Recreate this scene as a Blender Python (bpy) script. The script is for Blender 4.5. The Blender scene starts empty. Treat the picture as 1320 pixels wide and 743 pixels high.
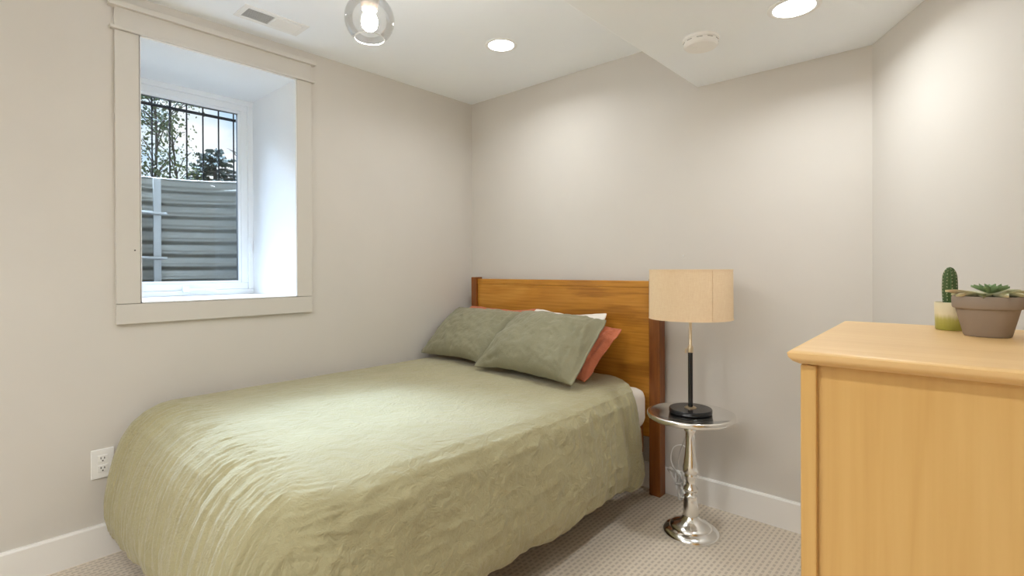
import bpy, bmesh, math, random
import numpy as np
from mathutils import Vector, Matrix, noise
R = math.radians
PI = math.pi
C = bpy.context.scene.collection
sc = bpy.context.scene
random.seed(7)

# ------------------------------------------------------------ camera
cam_d = bpy.data.cameras.new('camera')
cam = bpy.data.objects.new('camera', cam_d)
C.objects.link(cam)
sc.camera = cam
_yaw, _pitch, _roll = 0.73345, -0.0044, -0.004037
_f = Vector((-math.sin(_yaw)*math.cos(_pitch), math.cos(_yaw)*math.cos(_pitch), math.sin(_pitch)))
_r = _f.cross(Vector((0, 0, 1))).normalized()
_u = _r.cross(_f)
_r2 = _r*math.cos(_roll) + _u*math.sin(_roll)
_u2 = -_r*math.sin(_roll) + _u*math.cos(_roll)
_m = Matrix((_r2, _u2, -_f)).transposed().to_4x4()
_m.translation = Vector((2.7392, -2.6061, 1.1980))
cam.matrix_world = _m
cam_d.sensor_width = 36
cam_d.lens = 665.617/1320*36
cam_d.shift_y = -(371.5-350.57)/1320
cam_d.clip_start = 0.02
cam_d.clip_end = 300

# ------------------------------------------------------------ exposure, sky, sun
sc.view_settings.view_transform = 'Standard'
sc.view_settings.look = 'None'
sc.view_settings.gamma = 1
sc.view_settings.use_curve_mapping = False
sc.view_settings.exposure = 0.38
sc.cycles.max_bounces = 14
sc.cycles.diffuse_bounces = 8
sc.cycles.transparent_max_bounces = 24
sc.cycles.sample_clamp_indirect = 6
sc.cycles.caustics_reflective = False
sc.cycles.caustics_refractive = False

DOWNLIGHT = 14.0      # glow of the round ceiling light lenses
BEAM, BEAM_FILL = 4.3, 7.8   # watts of each seen one, and of each added unseen behind for fill
BULB = 205.0          # emission of the globe bulb
SUN = 76.0
SKY = 0.90

world = bpy.data.worlds.new('sky')
sc.world = world
world.use_nodes = True
wn = world.node_tree
wn.nodes.clear()
def W(t, **k):
    n = wn.nodes.new(t)
    for a, b in k.items():
        setattr(n, a, b)
    return n
tc = W('ShaderNodeTexCoord')
mp = W('ShaderNodeMapping'); mp.inputs['Scale'].default_value = (2.2, 2.2, 5.0)
mp.inputs['Location'].default_value = (0.3, 0.15, 0.2)
nz = W('ShaderNodeTexNoise'); nz.inputs['Scale'].default_value = 1.6; nz.inputs['Detail'].default_value = 7
rp = W('ShaderNodeValToRGB')
rp.color_ramp.elements[0].position = 0.42; rp.color_ramp.elements[0].color = (0.42, 0.66, 0.93, 1)
rp.color_ramp.elements[1].position = 0.58; rp.color_ramp.elements[1].color = (0.95, 0.97, 1.0, 1)
bg = W('ShaderNodeBackground'); bg.inputs['Strength'].default_value = SKY
wo = W('ShaderNodeOutputWorld')
wn.links.new(tc.outputs['Generated'], mp.inputs['Vector'])
wn.links.new(mp.outputs['Vector'], nz.inputs['Vector'])
wn.links.new(nz.outputs['Fac'], rp.inputs['Fac'])
wn.links.new(rp.outputs['Color'], bg.inputs['Color'])
wn.links.new(bg.outputs['Background'], wo.inputs['Surface'])

sun_d = bpy.data.lights.new('sun', 'SUN')
sun_d.energy = SUN
sun_d.angle = R(52)
sun_d.color = (0.56, 0.73, 1.0)
sun = bpy.data.objects.new('sun', sun_d)
C.objects.link(sun)
_sd = Vector((0.60, 0.04, -0.80))            # hazy sun, high outside the window
sun.rotation_euler = _sd.to_track_quat('-Z', 'Y').to_euler()
sun.location = (-6, -3, 8)

# ------------------------------------------------------------ materials
def mat(name, col, rough=0.6, metal=0.0, spec=0.5, sheen=0.0):
    m = bpy.data.materials.new(name)
    m.use_nodes = True
    b = m.node_tree.nodes['Principled BSDF']
    b.inputs['Base Color'].default_value = (*col, 1)
    b.inputs['Roughness'].default_value = rough
    b.inputs['Metallic'].default_value = metal
    b.inputs['Specular IOR Level'].default_value = spec
    if sheen:
        b.inputs['Sheen Weight'].default_value = sheen
        b.inputs['Sheen Roughness'].default_value = 0.5
    return m
class NT:
    def __init__(s, m):
        s.t = m.node_tree; s.b = s.t.nodes['Principled BSDF']; s.m = m
    def n(s, typ, **k):
        x = s.t.nodes.new(typ)
        for a, v in k.items():
            if a in x.inputs.keys():
                x.inputs[a].default_value = v
            else:
                setattr(x, a, v)
        return x
    def l(s, a, b):
        s.t.links.new(a, b)
    def coords(s, kind='Object', scale=(1, 1, 1), rot=(0, 0, 0)):
        tc = s.n('ShaderNodeTexCoord'); mp = s.n('ShaderNodeMapping')
        mp.inputs['Scale'].default_value = scale
        mp.inputs['Rotation'].default_value = rot
        s.l(tc.outputs[kind], mp.inputs['Vector'])
        return mp.outputs['Vector']
    def noise(s, vec, scale, detail=4, dist=0.0, rough=0.5):
        x = s.n('ShaderNodeTexNoise')
        x.inputs['Scale'].default_value = scale; x.inputs['Detail'].default_value = detail
        x.inputs['Distortion'].default_value = dist; x.inputs['Roughness'].default_value = rough
        s.l(vec, x.inputs['Vector'])
        return x.outputs['Fac']
    def ramp(s, fac, stops):
        r = s.n('ShaderNodeValToRGB')
        e = r.color_ramp.elements
        while len(e) < len(stops):
            e.new(0.5)
        for el, (p, c) in zip(e, stops):
            el.position = p; el.color = (*c, 1)
        s.l(fac, r.inputs['Fac'])
        return r.outputs['Color']
    def math(s, op, a, b=None, c=None):
        x = s.n('ShaderNodeMath'); x.operation = op
        for i, v in enumerate((a, b, c)):
            if v is None: continue
            if isinstance(v, (int, float)): x.inputs[i].default_value = v
            else: s.l(v, x.inputs[i])
        return x.outputs[0]
    def bump(s, h, strength=0.3, dist=0.01, normal=None):
        x = s.n('ShaderNodeBump')
        x.inputs['Strength'].default_value = strength
        x.inputs['Distance'].default_value = dist
        s.l(h, x.inputs['Height'])
        if normal is not None: s.l(normal, x.inputs['Normal'])
        return x.outputs['Normal']
    def color(s, c): s.l(c, s.b.inputs['Base Color'])
    def normal(s, c): s.l(c, s.b.inputs['Normal'])

def paint(name, col, rough=0.55, tex=0.04):
    m = mat(name, col, rough, spec=0.3); t = NT(m)
    v = t.coords()
    f = t.noise(v, 3, 3)
    t.color(t.ramp(f, [(0.3, tuple(c*0.985 for c in col)), (0.7, tuple(min(1, c*1.015) for c in col))]))
    t.normal(t.bump(t.noise(v, 260, 2), tex, 0.002))
    return m
def fabric(name, col, col2, weave=700, crinkle=0.35, uv=False):
    m = mat(name, col, 0.92, spec=0.15, sheen=0.15); t = NT(m)
    v = t.coords('UV' if uv else 'Object')
    f = t.noise(v, 7, 5, 0.6)
    t.color(t.ramp(f, [(0.25, col2), (0.7, col)]))
    h = None
    for (k, amp) in ((9, 1.0), (24, 0.6), (60, 0.3)):
        q = t.noise(t.coords('UV' if uv else 'Object', (1.0, 0.8, 1.0), (0, 0, k)), k, 3, 1.6)
        q = t.math('MULTIPLY', t.math('ABSOLUTE', t.math('SUBTRACT', q, 0.5)), -amp*2)
        h = q if h is None else t.math('ADD', h, q)
    n1 = t.bump(h, crinkle, 0.007)
    n2 = t.bump(t.noise(v, weave, 1), 0.15, 0.001, n1)
    t.normal(n2)
    return m
def wood(name, c0, c1, c2, axis=0, rough=0.4, scale=1.0, fig=0.6, rings=7.0):
    m = mat(name, c1, rough, spec=0.4); t = NT(m)
    sc_ = [7.0*scale]*3; sc_[axis] = 0.75*scale
    v = t.coords('Object', tuple(sc_))
    big = t.noise(v, 1.0, 5, fig)
    ring_f = t.math('FRACT', t.math('MULTIPLY', big, rings))
    ring_f = t.math('ABSOLUTE', t.math('SUBTRACT', ring_f, 0.5))
    sf = [90.0*scale]*3; sf[axis] = 3.0*scale
    fine = t.noise(t.coords('Object', tuple(sf)), 1.0, 3, 0.2)
    mixf = t.math('ADD', t.math('ADD', t.math('MULTIPLY', big, 0.62), t.math('MULTIPLY', fine, 0.34)), t.math('MULTIPLY', ring_f, 0.16))
    t.color(t.ramp(mixf, [(0.32, c0), (0.5, c1), (0.68, c2)]))
    t.normal(t.bump(fine, 0.05, 0.001))
    return m
def emis(name, col, s):
    m = bpy.data.materials.new(name); m.use_nodes = True
    nt = m.node_tree; nt.nodes.clear()
    e = nt.nodes.new('ShaderNodeEmission'); o = nt.nodes.new('ShaderNodeOutputMaterial')
    e.inputs['Color'].default_value = (*col, 1); e.inputs['Strength'].default_value = s
    nt.links.new(e.outputs[0], o.inputs[0])
    return m
def clear_glass(name, tint=(1, 1, 1), refl=1.0):
    m = bpy.data.materials.new(name); m.use_nodes = True
    nt = m.node_tree; nt.nodes.clear()
    tr = nt.nodes.new('ShaderNodeBsdfTransparent'); gl = nt.nodes.new('ShaderNodeBsdfGlossy')
    fr = nt.nodes.new('ShaderNodeFresnel'); mx = nt.nodes.new('ShaderNodeMixShader')
    mu = nt.nodes.new('ShaderNodeMath'); mu.operation = 'MULTIPLY'; mu.inputs[1].default_value = refl
    o = nt.nodes.new('ShaderNodeOutputMaterial')
    tr.inputs['Color'].default_value = (*tint, 1); gl.inputs['Roughness'].default_value = 0.02
    fr.inputs['IOR'].default_value = 1.45
    nt.links.new(fr.outputs[0], mu.inputs[0]); nt.links.new(mu.outputs[0], mx.inputs[0])
    nt.links.new(tr.outputs[0], mx.inputs[1]); nt.links.new(gl.outputs[0], mx.inputs[2])
    nt.links.new(mx.outputs[0], o.inputs[0])
    return m

M = {}
M['wall'] = paint('wall_paint', (0.645, 0.61, 0.56))
M['casing'] = paint('casing_paint', (0.63, 0.60, 0.55), 0.4, 0.02)
M['ceiling'] = paint('ceiling_paint', (0.92, 0.955, 1.0), 0.8)
M['white'] = paint('white_trim_paint', (0.85, 0.85, 0.84), 0.35, 0.01)
M['base'] = paint('baseboard_paint', (0.85, 0.83, 0.80), 0.35, 0.01)
M['plastic'] = mat('white_plastic', (0.88, 0.87, 0.85), 0.35)
M['dark'] = mat('dark_slot', (0.03, 0.03, 0.03), 0.7)
M['vinyl'] = mat('white_vinyl', (0.84, 0.85, 0.85), 0.3)
M['glass'] = clear_glass('window_glass', (0.97, 0.985, 0.98), 0.8)
M['globe'] = clear_glass('globe_glass', (0.985, 0.985, 0.985), 0.45)
M['gasket'] = mat('gasket', (0.06, 0.06, 0.06), 0.6)
M['duvet'] = fabric('olive_linen', (0.385, 0.35, 0.205), (0.35, 0.315, 0.18), uv=True, crinkle=0.75)
M['duvet'].node_tree.nodes['Principled BSDF'].inputs['Sheen Weight'].default_value = 0.25
M['sham'] = fabric('green_linen', (0.265, 0.25, 0.165), (0.235, 0.22, 0.14), uv=True, crinkle=0.5)
M['orange'] = fabric('rust_linen', (0.60, 0.19, 0.10), (0.50, 0.15, 0.075), uv=True, crinkle=0.8)
M['sheet'] = fabric('white_cotton', (0.82, 0.77, 0.70), (0.78, 0.73, 0.66), uv=False, crinkle=0.15)
M['headwood'] = wood('cherry_panel', (0.28, 0.105, 0.011), (0.51, 0.22, 0.027), (0.64, 0.325, 0.058), 0, 0.33)
M['postwood'] = wood('cherry_post', (0.14, 0.035, 0.008), (0.22, 0.07, 0.014), (0.30, 0.11, 0.024), 2, 0.35)
M['maple'] = wood('maple_panel', (0.54, 0.31, 0.095), (0.61, 0.365, 0.12), (0.66, 0.415, 0.15), 2, 0.38, 0.9)
M['mapletop'] = wood('maple_top', (0.70, 0.45, 0.19), (0.76, 0.50, 0.225), (0.80, 0.55, 0.26), 0, 0.45, 0.9)
M['alu'] = mat('polished_aluminium', (0.90, 0.90, 0.89), 0.13, 1.0)
M['brass'] = mat('satin_brass', (0.72, 0.60, 0.42), 0.28, 1.0)
M['black'] = mat('black_lacquer', (0.012, 0.012, 0.014), 0.22)
M['cord'] = mat('white_cord', (0.9, 0.9, 0.88), 0.45)
M['greycord'] = mat('grey_cord', (0.55, 0.53, 0.50), 0.45)
M['nickel'] = mat('brushed_bronze', (0.50, 0.43, 0.36), 0.35, 0.6)
M['downlight'] = emis('downlight_lens', (1.0, 0.975, 0.95), DOWNLIGHT)
M['downlight_fill'] = emis('fill_downlight_lens', (1.0, 0.975, 0.95), DOWNLIGHT)  # lens of the added, unseen fill lights
M['bulb'] = emis('glowing_bulb', (1.0, 0.95, 0.90), BULB)
M['iron'] = mat('black_iron', (0.006, 0.007, 0.008), 0.85, 0.0, 0.1)
M['galv'] = mat('galvanised_steel', (0.20, 0.19, 0.155), 0.42, 0.35)
M['ladder'] = mat('ladder_steel', (0.33, 0.32, 0.29), 0.45, 0.2)
M['soil'] = mat('outside_soil', (0.10, 0.08, 0.055), 0.95)
M['gravel'] = mat('well_gravel', (0.08, 0.08, 0.075), 0.95)
M['bark'] = mat('bark', (0.04, 0.035, 0.03), 0.9)
M['leaf'] = mat('leaf_green', (0.045, 0.07, 0.02), 0.6)
M['leafy'] = mat('leaf_light', (0.075, 0.10, 0.022), 0.6)
M['fir'] = mat('fir_green', (0.03, 0.045, 0.032), 0.8)
M['clay'] = paint('grey_clay', (0.30, 0.245, 0.20), 0.85, 0.1)
M['succ'] = mat('succulent_leaf', (0.5, 0.48, 0.30), 0.55)
M['succ2'] = mat('succulent_rosette', (0.22, 0.33, 0.16), 0.55)
M['cactus'] = mat('cactus_green', (0.055, 0.11, 0.03), 0.55)
M['spine'] = mat('cactus_spines', (0.75, 0.72, 0.50), 0.6)
M['vent_shadow'] = mat('vent_duct_grey', (0.30, 0.30, 0.30), 0.8)
M['potsoil'] = mat('potting_soil', (0.05, 0.035, 0.025), 0.95)

# metal softly streaked on the table, scuffed top
t = NT(M['alu'])
t.l(t.ramp(t.noise(t.coords('Object', (9, 9, 40)), 1.0, 4), [(0.3, (0.09,)*3), (0.7, (0.2,)*3)]), t.b.inputs['Roughness'])
# carpet: rows of small staggered loops pressed into the pile
M['carpet'] = mat('carpet', (0.42, 0.36, 0.30), 0.95, spec=0.1, sheen=0.3)
t = NT(M['carpet'])
tcx = t.n('ShaderNodeTexCoord'); sp = t.n('ShaderNodeSeparateXYZ'); t.l(tcx.outputs['Object'], sp.inputs[0])
rowf = t.math('DIVIDE', sp.outputs[0], 0.021)
odd = t.math('MULTIPLY', t.math('MODULO', t.math('ABSOLUTE', t.math('FLOOR', rowf)), 2.0), 0.5)
uu = t.math('FRACT', t.math('ADD', t.math('DIVIDE', sp.outputs[1], 0.030), odd))
vv = t.math('FRACT', rowf)
du = t.math('ABSOLUTE', t.math('SUBTRACT', uu, 0.5)); dv = t.math('ABSOLUTE', t.math('SUBTRACT', vv, 0.5))
mk = t.n('ShaderNodeMapRange', interpolation_type='SMOOTHSTEP')
mk.inputs['From Min'].default_value = 0.42; mk.inputs['From Max'].default_value = 0.22
t.l(t.math('MAXIMUM', t.math('MULTIPLY', du, 0.95), t.math('MULTIPLY', dv, 1.35)), mk.inputs['Value'])
nzf = t.noise(t.coords('Object'), 420, 2)
mixc = t.n('ShaderNodeMix', data_type='RGBA')
t.l(mk.outputs['Result'], mixc.inputs['Factor'])
t.l(t.ramp(nzf, [(0.3, (0.66, 0.57, 0.46)), (0.7, (0.74, 0.65, 0.53))]), mixc.inputs['A'])
t.l(t.ramp(nzf, [(0.3, (0.47, 0.40, 0.31)), (0.7, (0.56, 0.48, 0.385))]), mixc.inputs['B'])
t.color(mixc.outputs['Result'])
hh = t.math('SUBTRACT', t.math('MULTIPLY', nzf, 0.6), t.math('MULTIPLY', mk.outputs['Result'], 0.9))
t.normal(t.bump(hh, 0.6, 0.004))
# lamp shade: woven linen that lets light through
M['shade'] = mat('shade_linen', (0.74, 0.60, 0.43), 0.9, spec=0.1)
t = NT(M['shade'])
w1 = t.noise(t.coords('Object', (400, 400, 40)), 1.0, 2); w2 = t.noise(t.coords('Object', (40, 40, 900)), 1.0, 2)
ws = t.math('ADD', t.math('MULTIPLY', w1, 0.5), t.math('MULTIPLY', w2, 0.5))
t.color(t.ramp(ws, [(0.35, (0.80, 0.60, 0.385)), (0.65, (0.88, 0.70, 0.48))]))
t.normal(t.bump(ws, 0.2, 0.001))
# two-tone glaze of the cactus pot
M['glaze'] = mat('two_tone_glaze', (0.7, 0.64, 0.45), 0.3)
t = NT(M['glaze'])
tcx = t.n('ShaderNodeTexCoord'); sp = t.n('ShaderNodeSeparateXYZ'); t.l(tcx.outputs['Object'], sp.inputs[0])
st = t.noise(t.coords('Object', (260, 260, 14)), 1.0, 2)
hz_ = t.math('ADD', t.math('DIVIDE', sp.outputs[2], 0.055), t.math('MULTIPLY', t.math('SUBTRACT', st, 0.5), 0.22))
t.color(t.ramp(hz_, [(0.12, (0.36, 0.36, 0.075)), (0.36, (0.46, 0.45, 0.13)), (0.56, (0.76, 0.70, 0.50))]))

# ------------------------------------------------------------ mesh helpers
class MB:
    def __init__(s): s.v = []; s.f = []; s.uv = None
    def add(s, vs, fs):
        o = len(s.v); s.v += [tuple(p) for p in vs]; s.f += [tuple(i+o for i in f) for f in fs]
        return s
    def box(s, x0, x1, y0, y1, z0, z1, bev=0.0, seg=2, M4=None):
        bm = bmesh.new()
        vs = [bm.verts.new(p) for p in ((x0, y0, z0), (x1, y0, z0), (x1, y1, z0), (x0, y1, z0), (x0, y0, z1), (x1, y0, z1), (x1, y1, z1), (x0, y1, z1))]
        for f in ((3, 2, 1, 0), (4, 5, 6, 7), (0, 1, 5, 4), (1, 2, 6, 5), (2, 3, 7, 6), (3, 0, 4, 7)):
            bm.faces.new([vs[i] for i in f])
        if bev > 0:
            bmesh.ops.bevel(bm, geom=bm.edges[:], offset=bev, segments=seg, profile=0.5, affect='EDGES')
        bm.verts.index_update()
        P = [v.co.copy() for v in bm.verts]
        if M4 is not None: P = [M4 @ p for p in P]
        s.add(P, [[v.index for v in f.verts] for f in bm.faces]); bm.free()
        return s
    def lathe(s, prof, n=48, o=(0, 0, 0), close=False):
        vs = []; fs = []
        for (r, z) in prof:
            for k in range(n):
                a = 2*PI*k/n
                vs.append((o[0]+r*math.cos(a), o[1]+r*math.sin(a), o[2]+z))
        for i in range(len(prof)-1):
            for k in range(n):
                k2 = (k+1) % n
                fs.append((i*n+k, i*n+k2, (i+1)*n+k2, (i+1)*n+k))
        if prof[0][0] > 1e-6: fs.append(tuple(range(n-1, -1, -1))) if not close else None
        if prof[-1][0] > 1e-6 and not close: fs.append(tuple((len(prof)-1)*n+k for k in range(n)))
        if close:
            L = len(prof)-1
            for k in range(n):
                k2 = (k+1) % n
                fs.append((L*n+k, L*n+k2, k2, k))
        return s.add(vs, fs)
    def tube(s, pts, r, n=8, cap=True):
        pts = [Vector(p) for p in pts]
        rr = r if isinstance(r, (list, tuple)) else [r]*len(pts)
        vs = []; fs = []
        up = None
        for i, p in enumerate(pts):
            d = (pts[min(i+1, len(pts)-1)]-pts[max(i-1, 0)]).normalized()
            if up is None:
                up = d.orthogonal().normalized()
            up = (up-d*up.dot(d)).normalized()
            sd = d.cross(up)
            for k in range(n):
                a = 2*PI*k/n
                vs.append(p+(up*math.cos(a)+sd*math.sin(a))*rr[i])
        for i in range(len(pts)-1):
            for k in range(n):
                k2 = (k+1) % n
                fs.append((i*n+k, i*n+k2, (i+1)*n+k2, (i+1)*n+k))
        if cap:
            fs.append(tuple(range(n-1, -1, -1))); fs.append(tuple((len(pts)-1)*n+k for k in range(n)))
        return s.add(vs, fs)
    def prism(s, poly, z0, z1):
        n = len(poly)
        vs = [(x, y, z0) for x, y in poly]+[(x, y, z1) for x, y in poly]
        fs = [tuple(range(n-1, -1, -1)), tuple(range(n, 2*n))]+[(i, (i+1) % n, n+(i+1) % n, n+i) for i in range(n)]
        return s.add(vs, fs)
    def build(s, name, m, parent=None, smooth=False, sharp=35):
        me = bpy.data.meshes.new(name)
        me.from_pydata(s.v, [], s.f)
        me.materials.append(m)
        bm = bmesh.new(); bm.from_mesh(me)
        bmesh.ops.recalc_face_normals(bm, faces=bm.faces[:])
        bm.to_mesh(me); bm.free()
        if smooth:
            me.polygons.foreach_set('use_smooth', [True]*len(me.polygons))
            me.set_sharp_from_angle(angle=R(sharp))
        o = bpy.data.objects.new(name, me)
        C.objects.link(o)
        if parent is not None: o.parent = parent
        return o
def crv(pts, n=8):
    """smooth polyline through the points"""
    P = [Vector(p) for p in pts]; P = [P[0]]+P+[P[-1]]; out = []
    for i in range(1, len(P)-2):
        for k in range(n):
            t = k/n; a, b, c, d = P[i-1:i+3]
            out.append(0.5*((2*b)+(c-a)*t+(2*a-5*b+4*c-d)*t*t+(3*b-a-3*c+d)*t**3))
    out.append(P[-2])
    return out
def tag(o, label, cat, group=None):
    o['label'] = label; o['category'] = cat
    if group: o['group'] = group
    return o
def thing(name, label, cat, loc=(0, 0, 0), rz=0.0, group=None):
    o = bpy.data.objects.new(name, None); o.empty_display_size = 0.05
    C.objects.link(o); o.location = loc; o.rotation_euler = (0, 0, rz)
    return tag(o, label, cat, group)
def struct(o, label=None):
    o['kind'] = 'structure'
    if label: o['label'] = label
    return o
def copy_tree(o, parent=None):
    c = o.copy(); C.objects.link(c)
    if parent is not None: c.parent = parent
    for ch in list(o.children): copy_tree(ch, c)
    return c
def smooth01(a, b, x):
    t = max(0.0, min(1.0, (x-a)/(b-a))); return t*t*(3-2*t)

# ------------------------------------------------------------ room shell
H = 2.40; SZ = 2.1274; SX = 1.6744
AX, AY = 2.4146, 0.0                         # where the back wall meets the slanted wall
BX, BY = 3.78, -2.2546                       # where the slanted wall meets the right wall
YF = -4.7                                    # wall behind the camera
WIN = (-2.013, -1.313, 1.057, 2.228)         # window opening y0 y1 z0 z1
DEP = 0.57
b = MB()
y0, y1, z0, z1 = WIN
b.box(-0.62, 0, YF-0.1, y0-0.02, 0, H+0.25); b.box(-0.62, 0, y1+0.02, 0.15, 0, H+0.25)
b.box(-0.62, 0, y0-0.02, y1+0.02, 0, z0-0.02); b.box(-0.62, 0, y0-0.02, y1+0.02, z1+0.02, H+0.25)
struct(b.build('wall_left', M['wall']))
M['concrete'] = paint('foundation_concrete', (0.07, 0.07, 0.07), 0.9, 0.2)
_fc = MB()
_fc.box(-0.66, -0.621, YF-0.1, y0-0.01, 0.7, H+0.25).box(-0.66, -0.621, y1+0.01, 0.15, 0.7, H+0.25).box(-0.66, -0.621, y0-0.01, y1+0.01, 0.7, z0-0.01).box(-0.66, -0.621, y0-0.01, y1+0.01, z1+0.01, H+0.25)
struct(_fc.build('outside_wall', M['concrete']))
struct(MB().prism([(-0.62, 0), (AX, AY), (AX+0.10, 0.15), (-0.62, 0.15)], 0, H+0.25).build('wall_back', M['wall']))
_n = Vector((0.8554, 0.5180))*0.15
struct(MB().prism([(AX, AY), (BX, BY), (BX+_n.x, BY+_n.y), (AX+_n.x, AY+_n.y)], 0, H+0.25).build('wall_right', M['wall']))
struct(MB().box(BX, BX+0.15, YF, BY, 0, H+0.25).build('wall_right.001', M['wall']))
struct(MB().box(-0.62, BX+0.15, YF-0.15, YF, 0, H+0.25).build('wall_front', M['wall']))
struct(MB().box(-0.62, BX+0.3, YF-0.15, 0.2, -0.1, 0.0).build('floor', M['carpet']))
struct(MB().box(-0.62, BX+0.3, YF-0.15, 0.2, H, H+0.25).build('ceiling', M['ceiling']))
struct(MB().box(SX, BX+0.02, YF, 0.02, SZ, H+0.01, 0.003).build('ceiling_soffit', M['ceiling']))
def baseboard(name, a, bb, nrm):
    a = Vector(a); bb = Vector(bb); n = Vector(nrm).normalized()
    prof = [(0.0, 0.0), (0.018, 0.0), (0.018, 0.128), (0.014, 0.1353), (0.0, 0.1353)]
    vs = [(p.x+n.x*o, p.y+n.y*o, z) for p in (a, bb) for (o, z) in prof]
    k = len(prof)
    fs = [tuple(range(k)), tuple(range(2*k-1, k-1, -1))]+[(i, (i+1) % k, k+(i+1) % k, k+i) for i in range(k)]
    return struct(MB().add(vs, fs).build(name, M['base']))
baseboard('baseboard_left', (0, YF), (0, 0), (1, 0))
baseboard('baseboard_back', (0, 0), (AX, AY), (0, -1))
baseboard('baseboard_right', (AX, AY), (BX, BY), (-0.8554, -0.5180))
baseboard('baseboard_right.001', (BX, BY), (BX, YF), (-1, 0))
baseboard('baseboard_front', (0, YF), (BX, YF), (0, 1))

# ------------------------------------------------------------ window
win = bpy.data.objects.new('window_1', None); C.objects.link(win); win.location = (0, -1.663, z0)
struct(win)
def wpart(name, mb, m, parent=win, smooth=False):
    mb.v = [(p[0], p[1]+1.663, p[2]-z0) for p in mb.v]
    return mb.build(name, m, parent, smooth)
CY0, CY1, CZ0 = -2.1016, -1.2297, 0.9689
wpart('casing_side', MB().box(0.0005, 0.018, CY0, y0-0.002, z0, z1, 0.0015), M['casing'])
wpart('casing_side', MB().box(0.0005, 0.018, y1+0.002, CY1, z0, z1, 0.0015), M['casing'])
wpart('casing_apron', MB().box(0.0005, 0.018, CY0, CY1, CZ0, z0-0.002, 0.0015), M['casing'])
wpart('casing_header', MB().box(0.0005, 0.018, CY0, CY1, z1+0.014, 2.327, 0.001), M['casing'])
wpart('casing_fillet', MB().box(0.0005, 0.030, CY0-0.018, CY1+0.018, z1+0.001, z1+0.016, 0.004), M['casing'])
wpart('casing_cap', MB().box(0.0005, 0.036, CY0-0.022, CY1+0.022, 2.325, 2.348, 0.002), M['casing'])
wpart('nail_head', MB().lathe([(0.0, 0.0), (0.003, 0.0), (0.003, 0.0015), (0.0, 0.002)], 12), M['dark'])
nh = win.children[-1]; nh.rotation_euler = (0, R(90), 0); nh.location = (0.018, -2.035+1.663, 1.288-z0)
for v in nh.data.vertices: v.co = (v.co.x, v.co.y-1.663, v.co.z+z0)
# white reveal
wpart('reveal_jamb', MB().box(-DEP, 0.0003, y0-0.019, y0, z0, z1), M['white'])
wpart('reveal_jamb', MB().box(-DEP, 0.0003, y1, y1+0.0195, z0, z1), M['white'])
wpart('reveal_head', MB().box(-DEP, 0.0003, y0-0.0195, y1+0.0195, z1, z1+0.0195), M['white'])
wpart('reveal_sill', MB().box(-DEP, 0.0003, y0-0.0195, y1+0.0195, z0-0.0195, z0), M['white'])
wpart('reveal_bead', MB().box(0.0, 0.019, y0, y1, z1-0.006, z1).box(0.0, 0.019, y1-0.006, y1, z0, z1).box(0.0, 0.019, y0, y0+0.003, z0, z1).box(0.0, 0.019, y0, y1, z0, z0+0.005), M['white'])
# outer frame and sash
def ring(mb, x0, x1, ya, yb, za, zb, w, bev=0.003):
    mb.box(x0, x1, ya, yb, za, za+w, bev); mb.box(x0, x1, ya, yb, zb-w, zb, bev)
    mb.box(x0, x1, ya, ya+w, za+w, zb-w, bev); mb.box(x0, x1, yb-w, yb, za+w, zb-w, bev)
    return mb
fr = wpart('window_frame', ring(MB(), -DEP-0.045, -DEP+0.012, y0, y1, z0, z1, 0.030), M['vinyl'])
sash = wpart('sash', ring(ring(MB(), -DEP-0.04, -DEP+0.004, y0+0.030, y1-0.030, z0+0.030, z1-0.030, 0.038), -DEP-0.035, -DEP-0.004, y0+0.066, y1-0.066, z0+0.066, z1-0.066, 0.016), M['vinyl'])
wpart('gasket', ring(MB(), -DEP-0.030, -DEP-0.012, y0+0.079, y1-0.079, z0+0.079, z1-0.079, 0.004, 0), M['gasket'], sash)
wpart('glass_pane', MB().box(-DEP-0.024, -DEP-0.020, y0+0.08, y1-0.08, z0+0.08, z1-0.08), M['glass'])
crank = MB().box(-DEP+0.011, -DEP+0.030, -1.70, -1.585, z0+0.028, z0+0.042, 0.004).box(-DEP+0.011, -DEP+0.034, -1.70, -1.665, z0+0.020, z0+0.052, 0.006)
crank.tube(crv([(-DEP+0.03, -1.59, z0+0.036), (-DEP+0.04, -1.56, z0+0.034), (-DEP+0.042, -1.53, z0+0.022)], 4), 0.006, 8)
wpart('crank_handle', crank, M['vinyl'], smooth=True)
wpart('sash_lock', MB().box(-DEP+0.011, -DEP+0.022, y1-0.026, y1-0.010, 1.30, 1.40, 0.004).box(-DEP+0.018, -DEP+0.03, y1-0.022, y1-0.014, 1.315, 1.36, 0.003), M['vinyl'])

# ------------------------------------------------------------ outside: ground, well, ladder, railing
GZ = 1.765
WCY, WA, WB = -1.70, 0.66, 0.66              # half round well against the outside wall x = -0.62
def wellpt(a, off=0.0):
    return (-0.661-(WB+off)*math.sin(a), WCY-(WA+off)*math.cos(a))
g = MB()
N = 24; outer = []
vs = []; fs = []
for k in range(N+1):
    a = PI*k/N
    p = wellpt(a, 0.03); q = (-0.63-14*math.sin(a), WCY-14*math.cos(a))
    if k == 0: q = (-0.63, -14)
    vs += [(p[0], p[1], GZ), (q[0], q[1], GZ)]
for k in range(N): fs.append((2*k, 2*k+1, 2*k+3, 2*k+2))
struct(g.add(vs, fs).build('outside_ground', M['soil']))
struct(MB().box(-1.40, -0.661, -2.50, -0.90, 0.70, 0.80).build('outside_ground.001', M['gravel']))
well = thing('window_well', 'grey corrugated metal window well curving outside the window', 'window well', (-0.661, WCY, 0.8))
vs = []; fs = []
NA, NZ = 64, 200
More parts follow.
